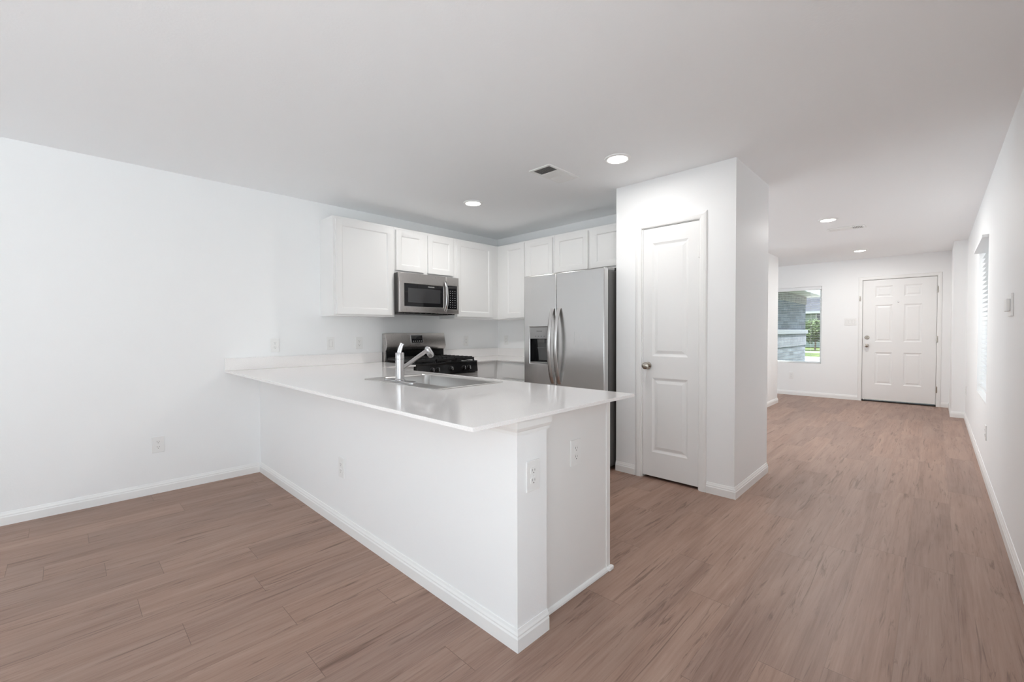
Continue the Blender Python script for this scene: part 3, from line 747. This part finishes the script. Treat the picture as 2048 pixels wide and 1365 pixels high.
# sloping control panel
bm = NB(); prism(bm, [(yf + .01, .8825), (yf - .028, .8825), (yf - .038, .795), (yf - .030, .785), (yf + .01, .785)], -hw, hw, lambda u, v, w: (w, u, v))
cp = obj('control_panel', bm, black_m, rg, 'black knob panel', bevel=.002)
pn = Vector((0, -.0875, .010)).normalized()
for ky in (2.518, 2.585, 2.752, 2.917, 2.985):
    kx = ky - (RY0 + RY1) / 2; c = Vector((kx, yf - .0333, .836))
    bm = NB(); lathe(bm, [(.026, .0005), (.026, .004), (.021, .007), (.019, .026), (.016, .029), (0, .029)], c, pn, 24)
    upv = Vector((0, 0, 1)) - pn * pn.z; upv.normalize()
    vs = []
    kb = obj('knob', bm, black_m, rg, 'black burner knob', smooth=True)
    bm = NB(); tube(bm, [c + pn * .030 - upv * .016, c + pn * .032, c + pn * .030 + upv * .016], .0022, 8); obj('knob_pointer', bm, chrome_m, kb)
bm = NB(); bx(bm, -hw + .004, hw - .004, yf - .036, yf - .0005, .20, .776, bev=.004)
od = obj('oven_door', bm, steel_h, rg, 'stainless oven door')
obj('door_window', B(-.26, .26, yf - .0385, yf - .0362, .36, .62, bev=.001), glass_b, od, 'black oven window')
bm = NB(); tube(bm, [(-.33, yf - .075, .735), (.33, yf - .075, .735)], .012, 14)
for xx in (-.31, .31): bx(bm, xx - .012, xx + .012, yf - .072, yf - .0365, .726, .744)
obj('oven_handle', bm, steel_h, od, smooth=True)
obj('drawer', B(-hw + .004, hw - .004, yf - .034, yf - .0005, .07, .192, bev=.004), steel_h, rg, 'stainless bottom drawer')

# ------------------------------------------------------------------ microwave (front face toward +X)
MY0, MY1, MZ0, MZ1 = 2.3345, 3.085, 1.398, 1.811
mw = thing('microwave', 'stainless over-the-range microwave below the short cabinet', 'microwave', (XL, (MY0 + MY1) / 2, MZ0), Q)
mh = (MY1 - MY0) / 2; mf = LY(-3.845); HZ = MZ1 - MZ0 - .001
bm = NB(); bx(bm, -mh, mh, mf + .012, -.002, .012, HZ); bx(bm, -mh + .02, mh - .02, mf + .03, -.02, 0, .012)
obj('body', bm, mat('microwave_case', (.07, .068, .066), .45), mw, 'dark grey case')
bm = NB(); dsx = mh - .175
cells(bm, [-mh, -mh + .055, dsx - .035, dsx], [.012, .075, .305, HZ], lambda i, j: not (i == 1 and j == 1), mf - .022, mf + .0115, XZY)
md = obj('door', bm, steel_h, mw, 'stainless door frame', bevel=.004)
obj('window', B(-mh + .055, dsx - .035, mf - .016, mf + .005, .075, .305), glass_b, md, 'black glass window')
obj('window_screen', B(-mh + .100, dsx - .075, mf - .0175, mf - .0162, .115, .262), win_b, md, 'grey perforated screen')
text_part('logo', 'FRIGIDAIRE', .016, label_m, md, (.01, mf - .0165, .285), (PI / 2, 0, 0))
bm = NB(); hx = dsx - .012
tube(bm, [(hx, mf - .020, .035), (hx, mf - .034, .055), (hx, mf - .052, .105), (hx, mf - .060, .195), (hx, mf - .052, .285), (hx, mf - .034, .335), (hx, mf - .020, .355)], 1.0, 16, flat=(.0155, .008, (1, 0, 0)))
obj('handle', bm, chrome_m, md, 'bowed bright handle', smooth=True)
bm = NB(); cells(bm, [dsx + .002, dsx + .020, mh - .022, mh], [.012, .060, .320, HZ], lambda i, j: not (i == 1 and j == 1), mf - .022, mf + .0115, XZY)
mp_ = obj('control_panel', bm, steel_h, mw, 'stainless surround of the keypad', bevel=.003)
obj('keypad', B(dsx + .020, mh - .022, mf - .018, mf + .005, .060, .320), glass_b, mp_, 'black keypad')
kw = mh - .022 - dsx - .020
for r_ in range(8):
    for c_ in range(3):
        cx = dsx + .020 + kw * (.30 + .24 * c_); cz = .085 + r_ * .025
        obj('keypad_button', B(cx - .0048, cx + .0048, mf - .0187, mf - .0181, cz - .0024, cz + .0024), label_m, mp_)
obj('keypad_display', B(dsx + .03, mh - .032, mf - .0187, mf - .0181, .288, .310), win_b, mp_)
bm = NB()
for k in range(9): bx(bm, -mh + .06 + k * .07, -mh + .11 + k * .07, mf - .0005, mf + .01, .0005, .0115)
obj('bottom_vent', bm, black_m, mw, 'black vent lip')

# ------------------------------------------------------------------ refrigerator
FX0, FX1, FM, FYF, FT = -2.923, -2.002, -2.518, 3.18, 1.753
fr = thing('refrigerator', 'stainless side-by-side refrigerator beside the pantry wall', 'refrigerator', ((FX0 + FX1) / 2, FYF, 0))
fo = fr.location
bm = NB(); bx(bm, FX0 + .004, FX1 - .004, FYF + .075, YK - .03, .035, 1.735, bev=.006)
obj('body', bm, fridge_side_m, fr, 'dark grey cabinet', off=fo)
bm = NB(); bx(bm, FX0 + .02, FX1 - .02, FYF + .06, FYF + .074, .02, .09)
obj('base_grille', bm, black_m, fr, 'black base grille', off=fo)
for xx in (FX0 + .06, FX1 - .10):
    for yy in (FYF + .12, YK - .15): obj('foot', B(xx, xx + .04, yy, yy + .04, 0, .036), black_m, fr, off=fo)
DXA, DXB, DZA, DZB = -2.846, -2.594, .905, 1.252
bm = NB(); cells(bm, [FX0, DXA, DXB, FM - .0025], [.10, DZA, DZB, FT], lambda i, j: not (i == 1 and j == 1), FYF, FYF + .065, XZY)
fd = obj('freezer_door', bm, steel_v, fr, 'stainless freezer door with dispenser opening', off=fo, bevel=.008)
bm = NB(); bx(bm, FM + .0025, FX1, FYF, FYF + .065, .10, FT)
fd2 = obj('fridge_door', bm, steel_v, fr, 'wide stainless door', off=fo, bevel=.008)
# dispenser housing: five-sided dark cavity
bm = NB(); zmid = 1.142
bx(bm, DXA + .001, DXB - .001, FYF + .066, FYF + .074, DZA + .001, DZB - .001)
dh = obj('dispenser', bm, black_m, fr, 'black back of the dispenser recess', off=fo)
bm = NB(); bx(bm, DXA + .001, DXB - .001, FYF - .002, FYF + .062, zmid, DZB - .001, bev=.003)
obj('dispenser_panel', bm, grey_pl, dh, 'grey dispenser control panel', off=fo)
for xa in (DXA + .001, DXB - .006): obj('dispenser_cheek', B(xa, xa + .005, FYF + .004, FYF + .066, DZA + .012, zmid - .001), black_m, dh, off=fo)
bm = NB(); bx(bm, DXA + .001, DXB - .001, FYF + .0, FYF + .064, DZA + .001, DZA + .011, bev=.002); obj('drip_tray', bm, grey_pl, dh, 'grey drip tray', off=fo)
bm = NB()
prism(bm, [(FYF + .030, 1.135), (FYF + .036, 1.135), (FYF + .060, .935), (FYF + .054, .935)], -2.775, -2.655, lambda u, v, w: (w, u, v))
bx(bm, -2.750, -2.680, FYF + .022, FYF + .050, 1.100, 1.140, bev=.004); bx(bm, -2.775, -2.655, FYF + .030, FYF + .044, 1.048, 1.056, bev=.002)
obj('dispenser_paddle', bm, paddle_m, dh, 'smoky plastic paddle', off=fo)
text_part('logo', 'FRIGIDAIRE', .014, logo_m, dh, Vector((-2.722, FYF - .0024, 1.214)) - fo, (PI / 2, 0, 0))
for k in range(4): obj('dispenser_button', B(-2.775 + k * .036, -2.763 + k * .036, FYF - .0027, FYF - .0021, 1.163, 1.168), logo_m, dh, off=fo)
def fridge_handle(x, par):
    bm = NB(); pts = []
    for k in range(21):
        t = k / 20; pts.append((x, FYF - .006 - .062 * math.sin(PI * t) ** .75, .728 + (1.424 - .728) * t))
    tube(bm, pts, 1.0, 16, flat=(.0205, .0105, (1, 0, 0)))
    obj('handle', bm, steel_v, par, 'bowed stainless handle', smooth=True, off=fo)
fridge_handle(-2.556, fd); fridge_handle(-2.479, fd2)
for xa, xb in ((FX0 + .008, FX0 + .07), (FX1 - .07, FX1 - .004)):
    bm = NB(); bx(bm, xa, xb, FYF + .066, FYF + .17, 1.7355, 1.760, bev=.004)
    obj('hinge_cover', bm, grey_pl, fr, 'grey hinge cover', off=fo)

# ------------------------------------------------------------------ outlets and switches (local: plate on plane y=0, facing -Y)
def outlet_proto(name, label, w=.075, h=.12):
    r = thing(name, label, 'electrical outlet', group='wall outlets')
    bm = NB(); bx(bm, -w / 2, w / 2, -.0065, -.0003, -h / 2, h / 2, bev=.0025); obj('cover_plate', bm, plate_m, r)
    for s in (-1, 1):
        bm = NB(); prism(bm, [(x, z + s * .0195) for x, z in rrect(-.0165, .0165, -.0135, .0135, .009, 4)], -.0082, -.0064, XZY); sk_ = obj('socket', bm, plate_m, r)
        bm = NB(); z = s * .0195
        bx(bm, -.0075, -.0055, -.0086, -.0081, z - .001, z + .008); bx(bm, .0055, .0075, -.0086, -.0081, z - .001, z + .007)
        lathe(bm, [(.0026, 0), (.0026, .0004)], (0, -.0082, z - .0075), (0, -1, 0), 10); obj('slots', bm, slot_m, sk_, 'dark slots')
    bm = NB(); lathe(bm, [(.003, 0), (.0025, .0008), (0, .001)], (0, -.0065, 0), (0, -1, 0), 10); obj('screw', bm, plate_m, r)
    return r
G = 'wall outlets'
op = outlet_proto('wall_outlet', 'white outlet low on the left wall above the baseboard'); op.location = (XL, .484, .368); op.rotation_euler = (0, 0, Q)
dup(op, (XL, 1.305, 1.098), Q, 'white outlet above the backsplash, farthest left of the kitchen outlets')
dup(op, (XL, 2.094, 1.101), Q, 'white outlet just left of the range backguard')
dup(op, (XL, 3.499, 1.099), Q, 'white outlet on the left wall right of the range')
dup(op, (-4.047, YK, 1.100), 0, 'white outlet on the kitchen wall in the corner beside the refrigerator')
dup(op, (-2.607, Y0, .379), 0, 'white outlet on the front of the peninsula half wall')
dup(op, (XW, 1.264, .649), Q, 'white outlet on the end of the peninsula half wall')
dup(op, (XP, 1.624, .655), Q, 'white outlet on the peninsula cabinet end panel')
dup(op, (-1.945, YE, .368), 0, 'white outlet below the front window')
dup(op, (XR, 5.20, .376), -Q, 'white outlet low on the right wall under the near window edge')
dup(op, (XR, 8.33, .402), -Q, 'white outlet at the far end of the right wall')
def switch(name, label, gangs, loc, rz, h=.12):
    r = thing(name, label, 'light switch', loc, rz, 'light switches')
    w = .075 + .046 * (gangs - 1)
    bm = NB(); bx(bm, -w / 2, w / 2, -.0065, -.0003, -h / 2, h / 2, bev=.0025); obj('cover_plate', bm, plate_m, r)
    for g in range(gangs):
        cx = (g - (gangs - 1) / 2) * .046
        bm = NB(); prism(bm, [(-.0064, -.033), (-.0068, -.033), (-.0072, 0), (-.0100, .033), (-.0064, .033)], cx - .0165, cx + .0165, lambda u, v, w_: (w_, u, v)); obj('rocker', bm, plate_m, r)
        bm = NB(); cells(bm, [cx - .0180, cx - .0170, cx + .0170, cx + .0180], [-.0345, -.0335, .0335, .0345], lambda i, j: not (i == 1 and j == 1), -.0067, -.0063, XZY); obj('gap', bm, mat('shadow_gap', (.35, .35, .35), .8) if not bpy.data.materials.get('shadow_gap') else bpy.data.materials['shadow_gap'], r)
    return r
switch('light_switch', 'single white rocker switch on the left wall between two outlets', 1, (XL, 1.803, 1.104), Q)
switch('light_switch', 'white three-gang rocker switch left of the entry door', 3, (-1.067, YE, 1.364), 0)
tm_ = thing('thermostat', 'white wall-mounted control box on the right wall nearest the camera', 'thermostat', (XR, 3.71, 1.349), -Q)
obj('base_plate', B(-.075, .075, -.010, -.0003, -.063, .063, bev=.002), plate_m, tm_)
obj('housing', B(-.055, .060, -.026, -.010, -.036, .034, bev=.004), plate_m, tm_)

# ------------------------------------------------------------------ ceiling fixtures
def downlight(label, x, y, power, first=[None]):
    r = thing('recessed_light', label, 'ceiling light', (x, y, H), 0, 'recessed ceiling lights')
    bm = NB(); lathe(bm, [(.092, -.0003), (.090, -.006), (.078, -.012), (.070, -.010), (.070, -.0003)], seg=40, cap=False); obj('trim_ring', bm, trim_m, r, smooth=True)
    bm = NB(); lathe(bm, [(.0695, -.0095), (.055, -.0135), (.03, -.016), (0, -.0165)], seg=40, cap=False); obj('lens', bm, lens_m, r, 'glowing lens', smooth=True)
    ld = bpy.data.lights.new('lamp', 'AREA'); ld.shape = 'DISK'; ld.size = .13; ld.energy = power; ld.color = (1, .985, .96)
    lo = bpy.data.objects.new('lamp', ld); COL.objects.link(lo); lo.parent = r; lo.location = (0, 0, -.022)
    return r
downlight('lit recessed light near the air vent and pantry', -1.635, 2.767, LAMP_K)
downlight('lit recessed light over the range side of the kitchen', -3.172, 2.740, LAMP_K * 1.35)
downlight('lit recessed light in the hall beyond the pantry', -.867, 5.923, LAMP_H)
downlight('lit recessed light nearest the entry door', -.842, 8.532, LAMP_F)
def vent(label, x0, x1, y0, y1, along, flip=1):
    r = thing('air_vent', label, 'air vent', ((x0 + x1) / 2, (y0 + y1) / 2, H), 0, 'ceiling air vents')
    w, l = x1 - x0, y1 - y0
    f = .022
    bm = NB(); cells(bm, [-w / 2, -w / 2 + f, w / 2 - f, w / 2], [-l / 2, -l / 2 + f, l / 2 - f, l / 2], lambda i, j: not (i == 1 and j == 1), -.008, -.0003, XYZ)
    obj('frame', bm, plate_m, r, bevel=.002)
    obj('duct', B(-w / 2 + f, w / 2 - f, -l / 2 + f, l / 2 - f, -.0018, -.0004), duct_m, r, 'grey duct opening')
    # three banks of blades along the long side, each leaning its own way
    A0, A1 = (-l / 2 + f, l / 2 - f) if along == 'y' else (-w / 2 + f, w / 2 - f)
    C0, C1 = (-w / 2 + f, w / 2 - f) if along == 'y' else (-l / 2 + f, l / 2 - f)
    third = (A1 - A0) / 3
    for k, (lean, n) in enumerate(((.75 * flip, 7), (.0, 9), (-.75 * flip, 7))):
        a, b = A0 + third * k, A0 + third * (k + 1)
        bm = NB()
        if k != 1:
            for q in range(n):
                p = a + (b - a) * (q + .5) / n; d = .0062 * (1 if lean > 0 else -1)
                prism(bm, [(p - d, -.0075), (p - d + .0008, -.0075), (p + d + .0008, -.002), (p + d, -.002)], C0, C1, (lambda u, v, w_: (w_, u, v)) if along == 'y' else (lambda u, v, w_: (u, w_, v)))
        else:
            for q in range(n):
                p = C0 + (C1 - C0) * (q + .5) / n; d = .0062 if along == 'y' else -.0062
                prism(bm, [(p - d, -.0075), (p - d + .0008, -.0075), (p + d + .0008, -.002), (p + d, -.002)], a + .003, b - .003, (lambda u, v, w_: (u, w_, v)) if along == 'y' else (lambda u, v, w_: (w_, u, v)))
        obj('louvre', bm, plate_m, r)
        if k < 2:
            bm = NB()
            if along == 'y': bx(bm, C0, C1, b - .003, b + .003, -.008, -.0018)
            else: bx(bm, b - .003, b + .003, C0, C1, -.008, -.0018)
            obj('divider', bm, plate_m, r)
    return r
vent('white three-way air vent in the kitchen ceiling', -2.243, -2.040, 2.500, 2.872, 'y')
vent('white air vent in the ceiling of the entry hall', -.965, -.600, 6.48, 6.66, 'x', 1)

# ------------------------------------------------------------------ outside the windows
GZ = -.22
def lawn(bm_args, label): return tag(obj('lawn', B(*bm_args), grass_m), label, 'grass', kind='stuff')
lawn((-2.57, 60, YE + .155, 14.4, GZ - .1, GZ), 'green lawn strip right outside the front of the house')
struct('street', B(-60, 60, 15.2, 28.85, GZ - .1, GZ), conc_m, 'pale street and drive beyond the front window', 'street')
lawn((-60, 60, 28.86, 33.5, GZ - .1, GZ + .01), 'bright green grass verge across the street')
struct('sidewalk', B(-60, 60, 33.51, 35.89, GZ - .1, GZ + .015), conc_m, 'pale sidewalk across the street', 'sidewalk')
lawn((-60, 60, 35.9, 120, GZ - .15, GZ - .03), 'bright green front lawn of the house across the street')
bm = NB(); cells(bm, [-30, XR + T + .01, 30], [-14, YR - T - .01, 3.19], lambda i, j: i == 1 or j == 0, GZ - .1, GZ, XYZ)
struct('patio', bm, pave_m, 'unseen pale paving added around the rear to bounce daylight indoors', 'patio')  # unseen ground, paved pale to throw daylight up to the ceiling
lawn((XR + T + .01, 2.99, 3.2, 7.29, GZ - .1, GZ), 'green side lawn outside the right window')
# stone wing of this house, seen through the front window
XG = -2.6; YG = 14.43; ZS = 2.155
bm = NB(); bx(bm, XG - 3.0, XG, YE + .152, YG, GZ, ZS)
wp = struct('wall_porch', bm, stone_m, 'grey ledge stone wing wall outside the front window', 'wall')
obj('brick_course', B(XG - .02, XG + .018, YE + .16, YG + .015, 1.935, ZS - .004), soldier_m, wp, 'brown soldier brick course under the eave')
obj('brick_course', B(XG - .02, XG + .018, YE + .16, YG + .015, .818, 1.122), soldier2_m, wp, 'pale soldier brick course below the ledge')
obj('stone_ledge', B(XG - .02, XG + .055, YE + .16, YG + .05, 1.126, 1.238, bev=.01), ledge_m, wp, 'pale cast stone ledge')
bm = NB(); bx(bm, XG - 3.2, -2.20, YE + .155, YG + .45, ZS, ZS + .03)
ev = struct('roof_eave', bm, soffit_m, 'shaded soffit of the eave over the stone wall', 'eave')
obj('fascia', B(-2.20, -2.17, YE + .155, YG + .45, ZS - .02, ZS + .16), fascia_m, ev, 'white fascia board')
bm = NB(); prism(bm, [(-2.16, ZS + .16), (-2.16, ZS + .20), (XG - 3.2, ZS + 1.9), (XG - 3.2, ZS + .16)], YE + .155, YG + .47, lambda u, v, w: (u, w, v)); obj('roof', bm, roofs_m, ev)

# house across the street
hs = thing('neighbouring_house', 'pale green house with grey shingle roof across the street', 'house', (-6.0, 45, GZ))
ho = hs.location
bm = NB(); bx(bm, -13, 3, 45.4, 54, GZ, 2.85); obj('wall', bm, siding_m, hs, 'pale green lap siding', off=ho)
bm = NB()
base_ = [(-13.6, 44.8), (3.6, 44.8), (3.6, 54.6), (-13.6, 54.6)]; zr = 2.86; zt_ = 6.2
V_ = [bm.verts.new((x, y, zr)) for x, y in base_] + [bm.verts.new((-8.6, 49.7, zt_)), bm.verts.new((-1.4, 49.7, zt_))]
for q in ((0, 1, 5, 4), (1, 2, 5), (2, 3, 4, 5), (3, 0, 4), (3, 2, 1, 0)): bm.faces.new([V_[i] for i in q])
bmesh.ops.recalc_face_normals(bm, faces=bm.faces[:]); obj('roof', bm, roofs_m, hs, 'grey shingle roof', off=ho)
obj('fascia', B(-13.62, 3.62, 44.76, 44.80, 2.70, 2.87), fascia_m, hs, off=ho)
for xa, xb in ((-7.35, -6.2), (-11.2, -10.0), (-2.5, -1.3)):
    bm = NB(); bx(bm, xa - .08, xb + .08, 45.34, 45.40, 1.05, 2.72); wf = obj('window', bm, fascia_m, hs, off=ho)
    obj('pane', B(xa, xb, 45.32, 45.341, 1.12, 2.66), glassdark_m, wf, 'dark window glass', off=ho)
# leafy trees
def tree(label, x, y, h, rad, cz, nleaf, lm, tr=.06, seed=1, squash=.9, ls=.14):
    rnd = random.Random(seed)
    r = thing('tree', label, 'tree', (x, y, GZ), 0, 'trees across the street')
    bm = NB(); pts = [(0, 0, 0), (.03, .02, h * .25), (-.02, .0, h * .5), (.02, .02, h * .85)]
    tube(bm, pts, [tr * 1.2, tr, tr * .8, tr * .25], 10)
    for k in range(7):
        a = k * 2.4; z0 = h * (.32 + .06 * k); tube(bm, [(0, 0, z0), (math.cos(a) * rad * .4, math.sin(a) * rad * .4, z0 + rad * .35), (math.cos(a) * rad * .75, math.sin(a) * rad * .75, z0 + rad * .6)], [tr * .5, tr * .3, tr * .1], 6)
    obj('trunk', bm, bark_m, r, smooth=True)
    bm = NB()
    for _ in range(nleaf):
        while True:
            p = Vector((rnd.uniform(-1, 1), rnd.uniform(-1, 1), rnd.uniform(-1, 1)))
            if .15 < p.length < 1: break
        lump = 1 + .22 * math.sin(p.x * 7 + seed) * math.cos(p.y * 6 + p.z * 5)
        p = Vector((p.x * rad * lump, p.y * rad * lump, cz + p.z * rad * squash * lump))
        d1 = Vector((rnd.gauss(0, 1), rnd.gauss(0, 1), rnd.gauss(0, .6))).normalized(); d2 = d1.orthogonal().normalized()
        s = ls * rnd.uniform(.7, 1.4)
        q = [bm.verts.new(p + v) for v in (-d1 * s, d2 * s * .5, d1 * s, -d2 * s * .5)]
        bm.faces.new(q)
    obj('crown', bm, lm, r)
    return r
tree('young leafy green tree on the lawn across the street', -6.35, 38.6, 1.9, 1.12, 1.42, 2600, leaf_m, .05, 3, .72, .11)
tree('tall dark green tree behind the roof of the house across the street', -11.0, 68, 8.0, 4.6, 5.0, 2600, leaf_d, .25, 6, .8, .5)
struct('side_yard', B(-30, XL - T - .01, YR - T, YE, GZ - .1, GZ), pave_m, 'pale paving outside the left side of the house', 'paving')
bm = NB(); bx(bm, XR + T + .002, XR + T + .75, 2.9, YE + .15, 2.30, 2.42)
struct('added_sun_shade', bm, soffit_m, 'added overhang that keeps the sun off the right window', 'eave')  # added only over this stretch, to shade the window from the sun
struct('wall_added_side', B(XR + T + .001, 1.7, 7.3, YE + .15, GZ, 2.29), siding2_m, 'blue-grey wall added to block the bright view through the right window', 'wall')  # added across the gap so the window looks onto blue-grey, not sky
# unseen house, set close and tall to block sky from the right window
nh = thing('sky_blocking_house', 'unseen blue-grey house added to block sky from the right window', 'house', (6.0, 8.0, GZ))
bm = NB(); bx(bm, 3.0, 9.0, 4.6, 17.0, GZ, 5.4); obj('wall', bm, siding2_m, nh, 'blue-grey lap siding', off=nh.location)
bm = NB(); prism(bm, [(2.7, 5.4), (9.3, 5.4), (6.0, 7.6)], 4.2, 17.4, lambda u, v, w: (u, w, v)); obj('roof', bm, roofs_m, nh, off=nh.location)
